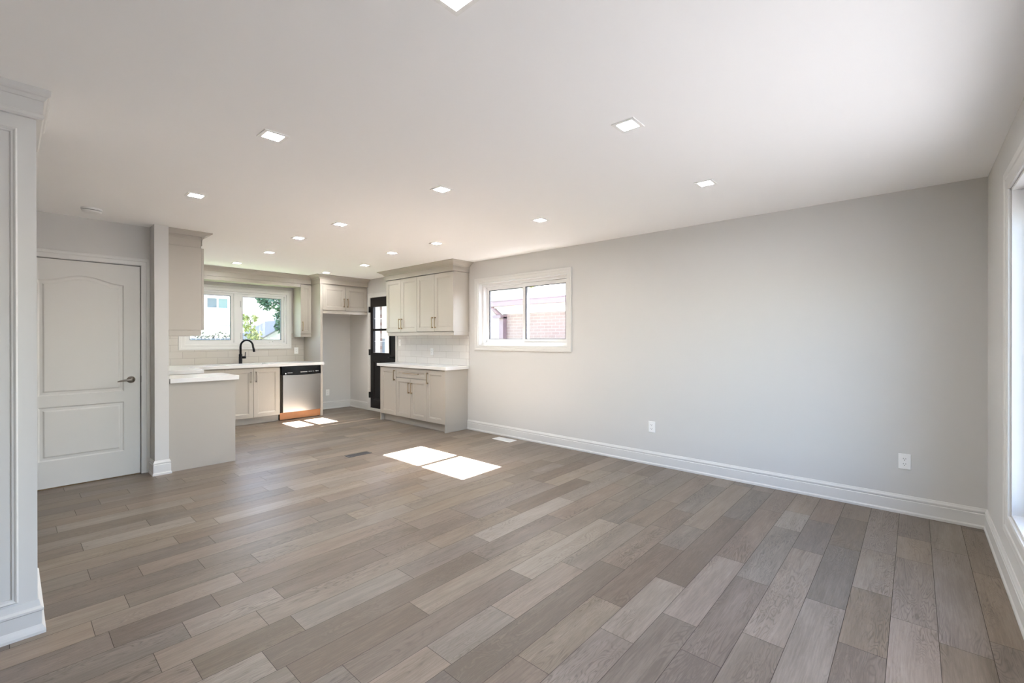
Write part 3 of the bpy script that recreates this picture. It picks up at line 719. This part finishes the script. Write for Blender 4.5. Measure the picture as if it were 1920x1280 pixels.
for (x, y), lab in zip(LAMPS, LAB):
    r = thing('ceiling_light', lab, 'ceiling light', (x, y, H), 'recessed square ceiling lights')
    if proto is None:
        mb = MB()
        FZ = lambda i, z: [(x-0.0635+i, y-0.0635+i, z), (x+0.0635-i, y-0.0635+i, z), (x+0.0635-i, y+0.0635-i, z), (x-0.0635+i, y+0.0635-i, z)]
        L = [FZ(0, H-0.0002), FZ(0.001, H-0.004), FZ(0.0195, H-0.004), FZ(0.0205, H-0.001), FZ(0.021, H+0.010), FZ(0.013, H+0.010)]
        mb.loops(L+[L[0]], cap0=False, cap1=False); a = mb.build('trim_ring', M['lamp_trim'], r)
        mb = MB(); mb.add(FZ(0.0213, H+0.001)+FZ(0.0213, H+0.009), [(3,2,1,0),(4,5,6,7),(0,1,5,4),(1,2,6,5),(2,3,7,6),(3,0,4,7)]); b = mb.build('diffuser', M['lamp'], r)
        proto = (a, b)
    else:
        for s_ in proto:
            c = s_.copy(); C.objects.link(c); c.parent = r
# smoke detector
sd = thing('smoke_detector', 'round white smoke detector on the ceiling in front of the hall wall', 'smoke detector', (0.478, 5.25, H))
mb = MB(); mb.lathe((0.478, 5.25, H), [(0, -0.0005), (0.069, -0.0005), (0.069, -0.014), (0.063, -0.016), (0, -0.016)], 36); bs = mb.build('base', M['plate'], sd)
mb = MB(); mb.lathe((0.478, 5.25, H), [(0, -0.016), (0.058, -0.016), (0.058, -0.020), (0, -0.020)], 36); mb.build('vent_ring', M['slot'], sd)
mb = MB(); mb.lathe((0.478, 5.25, H), [(0, -0.020), (0.064, -0.020), (0.063, -0.030), (0.054, -0.036), (0, -0.038)], 36); mb.build('cover', M['plate'], sd)

# ------------------------------------------------------------------ outlets and switch
def outlet(F, a, b, label, w=0.072, h=0.116, cat='outlet', nm='wall_outlet', decora=False):
    loc = F(a, b, 0); r = thing(nm, label, cat, loc)
    mb = MB(); R = lambda i, c: rect(F, a-w/2+i, a+w/2-i, b-h/2+i, b+h/2-i, c)
    mb.loops([R(0, 0.0003), R(0, 0.003), R(0.003, 0.006), R(0.005, 0.006)]); pl = mb.build('cover_plate', M['plate'], r)
    def slot(parent, *bx):
        q = MB(); fbox(q, F, *bx); q.build('slot', M['slot'], parent)
    if decora:
        mb = MB(); fbox(mb, F, a-0.0165, a+0.0165, b-0.033, b+0.033, 0.006, 0.0085); rc = mb.build('rocker' if nm == 'light_switch' else 'receptacle', M['plate'], r)
        if nm == 'light_switch': slot(rc, a-0.0165, a+0.0165, b-0.001, b+0.001, 0.0085, 0.0088)
        else:
            for d in (-0.017, 0.017):
                for s in (-0.006, 0.006): slot(rc, a+s-0.001, a+s+0.001, b+d-0.005, b+d+0.005, 0.0085, 0.0088)
    else:
        for d in (-0.0195, 0.0195):
            mb = MB(); mb.loops([[F(a+0.0165*math.cos(t)*1.0, b+d+0.0145*math.sin(t), c) for t in [2*math.pi*k/20 for k in range(20)]] for c in (0.006, 0.0085)])
            rc = mb.build('receptacle', M['plate'], r)
            for s in (-0.0065, 0.0065): slot(rc, a+s-0.0013, a+s+0.0013, b+d-0.001, b+d+0.008, 0.0085, 0.0089)
            q = MB(); q.tube([F(a, b+d-0.0075, 0.0080), F(a, b+d-0.0075, 0.0089)], 0.0028, 10); q.build('slot', M['slot'], rc)
    return r
outlet(FW, 2.059, 0.398, 'white wall outlet low on the bare right wall, nearer the sliding window')
outlet(FW, 0.055, 0.394, 'white wall outlet low on the right wall, near the front corner')
outlet(Fr((XR-0.009, 0, 0), (0, 1, 0), (-1, 0, 0)), 5.735, 1.125, 'white outlet on the tile above the right wall counter', decora=True)
outlet(Fr((XR-0.009, 0, 0), (0, 1, 0), (-1, 0, 0)), 6.615, 1.262, 'white light switch on the tile beside the black door', nm='light_switch', cat='light switch', decora=True)
outlet(Fr((0, YB-0.009, 0), (1, 0, 0), (0, -1, 0)), 3.462, 1.12, 'white outlet on the tile right of the kitchen window', decora=True)
outlet(FB, 4.045, 0.312, 'white outlet low on the wall in the empty fridge space', decora=True)

# ------------------------------------------------------------------ floor registers
def register(x0, x1, y0, y1, mat, label, along):
    r = thing('floor_vent', label, 'floor vent', ((x0+x1)/2, (y0+y1)/2, 0)); b = 0.014
    mb = MB(); Rz = lambda i, z: [(x0+i, y0+i, z), (x1-i, y0+i, z), (x1-i, y1-i, z), (x0+i, y1-i, z)]
    L = [Rz(0, 0.0002), Rz(0, 0.002), Rz(0.003, 0.005), Rz(b, 0.005), Rz(b, 0.0002)]; mb.loops(L+[L[0]], cap0=False, cap1=False); mb.build('frame', mat, r)
    mb = MB(); mb.box(x0+b, x1-b, y0+b, y1-b, 0.0003, 0.0012); mb.build('duct_opening', M['slot'], r)
    mb = MB(); n = 16
    for k in range(n):
        if along == 'X': xa = x0+b+(x1-x0-2*b)*(k+0.15)/n; mb.box(xa, xa+(x1-x0-2*b)/n*0.55, y0+b, y1-b, 0.0014, 0.0045)
        else: ya = y0+b+(y1-y0-2*b)*(k+0.15)/n; mb.box(x0+b, x1-b, ya, ya+(y1-y0-2*b)/n*0.55, 0.0014, 0.0045)
    if along == 'X': mb.box(x0+b, x1-b, (y0+y1)/2-0.003, (y0+y1)/2+0.003, 0.0014, 0.0048)
    else: mb.box((x0+x1)/2-0.003, (x0+x1)/2+0.003, y0+b, y1-b, 0.0014, 0.0048)
    mb.build('louvers', mat, r)
register(2.533, 2.815, 4.70, 4.812, M['vent_dark'], 'dark grey floor vent beside the sunlit patch', 'X')
register(4.275, 4.418, 3.865, 4.180, M['vent_white'], 'white floor vent near the right wall baseboard', 'Y')

# ------------------------------------------------------------------ outdoors
GZ = -0.45
mb = MB(); mb.box(-40, 60, YB+T, 70, GZ-0.1, GZ); struct(mb.build('ground_lawn', M['lawn']))
mb = MB(); mb.box(XR+T, 60, -40, YB+T, GZ-0.1, GZ); mb.box(-40, XL-T, -40, YB+T, GZ-0.1, GZ); mb.box(XL-T, XR+T, -40, YF-T, GZ-0.1, GZ); struct(mb.build('ground_paving', M['paving']))
mb = MB(); mb.box(XL-T, XR+T, YF-T, YB+T, GZ-0.1, -0.0502); struct(mb.build('ground_slab', M['paving']))
# dark brick facing added outside the right wall: cuts sunlight bounced onto the neighbour
M['added_brick'] = brick_mat('added_brown_brick', 'Y', (0.10, 0.065, 0.05, 1), (0.08, 0.05, 0.04, 1), (0.13, 0.12, 0.11, 1), 0.22, 0.075, 0.010, 0.9)
mb = MB(); slab(mb, 'X', XR+T+0.001, XR+T+0.05, [YF-T, YB+T], [GZ, 2.47], [W1, (D2[0], D2[1], -0.05, D2[3])]); struct(mb.build('wall_added_facing', M['added_brick']))
# own roof edge: soffit and eave along the right side
mb = MB(); mb.box(XR+T, XR+0.56, YF-0.6, YB+0.6, 2.475, 2.59); mb.box(XL-0.5, XR+T, YF-0.6, YB+0.6, H+0.151, H+0.30); struct(mb.build('trim_3', M['soffit']))
def siding(mb, axis, c, u0, u1, z0, z1, lap=0.11, out=-1, holes=()):
    """lap siding: saw-tooth boards facing 'out' along the axis"""
    z = z0
    while z < z1-1e-6:
        zt = min(z+lap, z1)
        segs = [(u0, u1)]
        for (a, b, h0, h1) in holes:
            if h0 < (z+zt)/2 < h1:
                segs = [s for (p, q) in segs for s in ((p, min(q, a)), (max(p, b), q)) if s[1] > s[0]]
        for p, q in segs:
            prof = [(c, z), (c+out*0.022, z), (c+out*0.004, zt), (c, zt)]
            if axis == 'Y': mb.loops([[(p, k, zz) for k, zz in prof], [(q, k, zz) for k, zz in prof]])
            else: mb.loops([[(k, p, zz) for k, zz in prof], [(k, q, zz) for k, zz in prof]])
        z = zt
    return mb
rh = thing('rear_house', 'white-sided neighbouring house seen through the kitchen window', 'house', (8, 26, GZ))
mb = MB(); siding(mb, 'Y', 26.0, 3.5, 11.6, GZ, 6.0, 0.2); mb.box(3.5, 11.6, 26.001, 32, GZ, 6.0); mb.build('wall', M['siding'], rh)
mb = MB(); mb.box(3.5, 11.6, 25.93, 25.975, 2.00, 2.035); mb.build('skirt_flashing', simple('grey_flashing', (0.25, 0.28, 0.30, 1), 0.6), rh)
mb = MB(); mb.loops([[(3.2, 25.5, 6.0), (3.2, 32.5, 6.0), (3.2, 29, 8.0)], [(12.0, 25.5, 6.0), (12.0, 32.5, 6.0), (12.0, 29, 8.0)]]); mb.build('roof', M['shed_roof'], rh)
FR_ = Fr((0, 25.97, 0), (1, 0, 0), (0, -1, 0))
mb = MB(); hollow(mb, FR_, 6.43, 7.49, 2.82, 3.46, 0.085, 0, 0.05); fbox(mb, FR_, 6.93, 7.00, 2.85, 3.43, 0, 0.045); wf = mb.build('window', M['vinyl'], rh)
mb = MB(); fbox(mb, FR_, 6.51, 6.935, 2.90, 3.385, 0.003, 0.012); mb.build('pane', M['pane_grey'], wf)
mb = MB(); fbox(mb, FR_, 6.995, 7.41, 2.90, 3.385, 0.003, 0.012); mb.build('pane', M['pane_green'], wf)
# tall block added out of view, east of the back yard, to shade it
mb = MB(); siding(mb, 'X', 15.0, 11.6, 22.0, GZ, 18.0, 0.5); mb.box(15.001, 22, 11.6, 22.0, GZ, 18.0); struct(mb.build('wall_added_shade', M['siding']))
# back fence
fe = thing('back_fence', 'weathered board fence across the back yard, low in the kitchen window', 'fence', (7, 19.0, GZ))
mb = MB(); x = 1.0
while x < 12:
    mb.box(x, x+0.135, 19.0, 19.025, GZ, 1.36+0.012*random.random()); x += 0.15
mb.build('boards', M['fence'], fe)
mb = MB(); mb.box(1, 12, 19.026, 19.07, 1.0, 1.09); mb.box(1, 12, 19.026, 19.07, 0.1, 0.19); mb.build('rails', M['fence'], fe)
# leafy things
def foliage(mb, blobs, n, size, seed):
    rnd = random.Random(seed)
    for _ in range(n):
        c, r = rnd.choice(blobs)
        d = Vector((rnd.gauss(0, 1), rnd.gauss(0, 1), rnd.gauss(0, 1))).normalized()*r*(rnd.random()**0.45)
        p = Vector(c)+d; q = Vector((rnd.gauss(0, 1), rnd.gauss(0, 1), rnd.gauss(0, 1))).normalized(); t = q.orthogonal().normalized(); s_ = size*rnd.uniform(0.6, 1.3)
        a = q.cross(t)
        mb.add([p-t*s_, p+a*s_*0.45+q*s_*0.08, p+t*s_, p-a*s_*0.45+q*s_*0.08], [(0, 1, 2, 3)])
    return mb
tr = thing('garden_tree', 'green leafy tree overhanging the shed behind the kitchen window', 'tree', (5.94, 13.32, GZ))
K = lambda p: (p[0]*0.9, p[1]*0.9, 1.319+(p[2]-1.319)*0.9)
mb = MB(); foliage(mb, [(K(c), r*0.9) for c, r in [((6.5,14.8,3.0),0.75),((6.05,14.8,2.75),0.45),((5.62,14.7,2.52),0.36),((5.85,14.8,2.25),0.30),((5.75,14.8,1.98),0.26),((5.74,14.9,1.72),0.2),((7.1,15.0,3.4),1.0),((5.8,14.9,3.0),0.4),((5.28,14.8,2.42),0.22),((5.15,14.8,2.62),0.2)]], 2300, 0.055, 3); mb.build('foliage', M['leaf'], tr)
mb = MB(); mb.tube([K((6.6,14.8,-0.65)),K((6.5,14.8,1.2)),K((6.4,14.8,2.2)),K((6.3,14.8,3.2))], [0.13,0.11,0.08,0.04], 10); mb.tube([K((6.45,14.8,1.9)),K((6.0,14.8,2.3)),K((5.5,14.8,2.5))], [0.05,0.035,0.015], 8); mb.build('trunk', M['bark'], tr)
sb = thing('garden_shrub', 'lime green shrub in front of the shed, beside the kitchen window mullion', 'shrub', (4.8, 14.6, GZ))
mb = MB(); foliage(mb, [((4.80,14.6,1.45),0.22),((4.72,14.6,1.70),0.16),((4.62,14.6,1.95),0.12),((4.88,14.6,1.95),0.10),((4.85,14.6,1.2),0.3),((4.95,14.6,1.45),0.14)], 420, 0.06, 5); mb.build('foliage', M['leaf_light'], sb)
mb = MB(); mb.tube([(4.8,14.6,GZ),(4.8,14.6,1.0),(4.76,14.6,1.9)], [0.03,0.025,0.01], 8); mb.build('stem', M['bark'], sb)
hb = thing('fence_tufts', 'scraggly olive leaves standing in for dark marks above the back fence', 'tufts', (6.2, 19.8, GZ))  # loose leaf shapes standing in for dark marks above the fence
mb = MB(); foliage(mb, [((4.6+0.22*k, 19.8, 1.38+0.12*random.random()), 0.20) for k in range(12)], 240, 0.06, 9); mb.build('foliage', M['leaf_dry'], hb)
mb = MB()
for k in range(6): mb.tube([(4.8+0.4*k, 19.8, GZ), (4.8+0.4*k, 19.8, 1.45)], 0.02, 6)
mb.build('stems', M['bark'], hb)
sh = thing('garden_shed', 'garden shed with grey shingled roof, right side of the kitchen window', 'shed', (6.2, 16, GZ))
mb = MB(); mb.loops([[(5.25,y,GZ),(7.15,y,GZ),(7.15,y,1.34),(6.2,y,1.91),(5.25,y,1.34)] for y in (15.1, 17.4)]); mb.build('walls', M['shed_wall'], sh)
def roofslab(x0, z0, x1, z1, y0, y1, t):
    return [[(x0,y,z0),(x1,y,z1),(x1,y,z1+t),(x0,y,z0+t)] for y in (y0, y1)]
mb = MB(); mb.loops(roofslab(5.13, 1.285, 6.2, 1.925, 14.95, 17.5, 0.05)); mb.loops(roofslab(6.2, 1.925, 7.27, 1.285, 14.95, 17.5, 0.05)); mb.build('roof', M['shed_roof'], sh)
# brick neighbour to the right
bh = thing('brick_house', 'pink brick neighbouring house with white soffit seen through the sliding window', 'house', (9.5, 4, GZ))
mb = MB(); mb.box(8.6, 14, -6, 8.0, GZ, 2.10); mb.build('wall', M['brick_out'], bh)
mb = MB(); mb.box(8.32, 14.3, -6.3, 8.28, 2.115, 2.15); mb.box(8.56, 8.6, -6, 8.04, 1.97, 2.115); mb.build('soffit', M['soffit'], bh)
mb = MB(); mb.box(8.20, 8.32, -6.3, 8.32, 2.15, 2.29); mb.box(8.18, 8.22, -6.3, 8.32, 2.27, 2.295); mb.build('gutter', M['gutter'], bh)
mb = MB(); e = 2.29; A = [(8.30,8.30,e),(14.3,8.30,e),(14.3,-6.3,e),(8.30,-6.3,e)]; k = 3.0
mb.add(A+[(8.30+k, 8.30-k, e+0.445*k), (14.3-k, 8.30-k, e+0.445*k), (14.3-k, -6.3+k, e+0.445*k), (8.30+k, -6.3+k, e+0.445*k)], [(0,1,5,4),(1,2,6,5),(2,3,7,6),(3,0,4,7),(4,5,6,7),(3,2,1,0)]); mb.build('roof', M['roof_out'], bh)
mb = MB(); mb.box(8.45, 8.58, 7.86, 8.00, GZ, 1.90); mb.tube([(8.52, 7.95, 1.88), (8.40, 8.05, 2.02), (8.30, 8.12, 2.16)], 0.06, 8); mb.box(8.36, 8.60, 7.86, 8.16, 1.86, 1.94); mb.build('downspout', M['gutter'], bh)
t2 = thing('treetop', 'light green treetop showing above the brick neighbour house roof', 'tree', (12.5, 10.5, GZ))
mb = MB(); foliage(mb, [((12.5,10.2,3.4),0.55),((12.0,9.6,3.15),0.4),((12.9,9.2,3.5),0.5),((12.4,9.2,3.1),0.45)], 900, 0.08, 21); mb.build('foliage', M['leaf_light'], t2)
mb = MB(); mb.tube([(12.5,10.2,GZ),(12.5,10.1,1.5),(12.5,10.2,3.3)], [0.15,0.12,0.05], 8); mb.build('trunk', M['bark'], t2)
# white house seen through the black door's glass
ph = thing('side_house', 'white-sided house with tall gridded window seen through the black door', 'house', (16, 24, GZ))
mb = MB(); siding(mb, 'Y', 24.0, 12.9, 20, GZ, 6, 0.2); mb.box(12.9, 20, 24.001, 30, GZ, 6); mb.build('wall', M['siding'], ph)
FP = Fr((0, 23.97, 0), (1, 0, 0), (0, -1, 0))
mb = MB(); hollow(mb, FP, 14.35, 15.02, 0.3, 3.5, 0.08, 0, 0.05)
for z in (1.18, 1.9, 2.55): fbox(mb, FP, 14.40, 14.98, z-0.05, z+0.05, 0, 0.045)
wf = mb.build('window', M['vinyl'], ph)
mb = MB(); fbox(mb, FP, 14.42, 14.95, 0.36, 3.44, 0.003, 0.012); mb.build('pane', M['pane_grey'], wf)
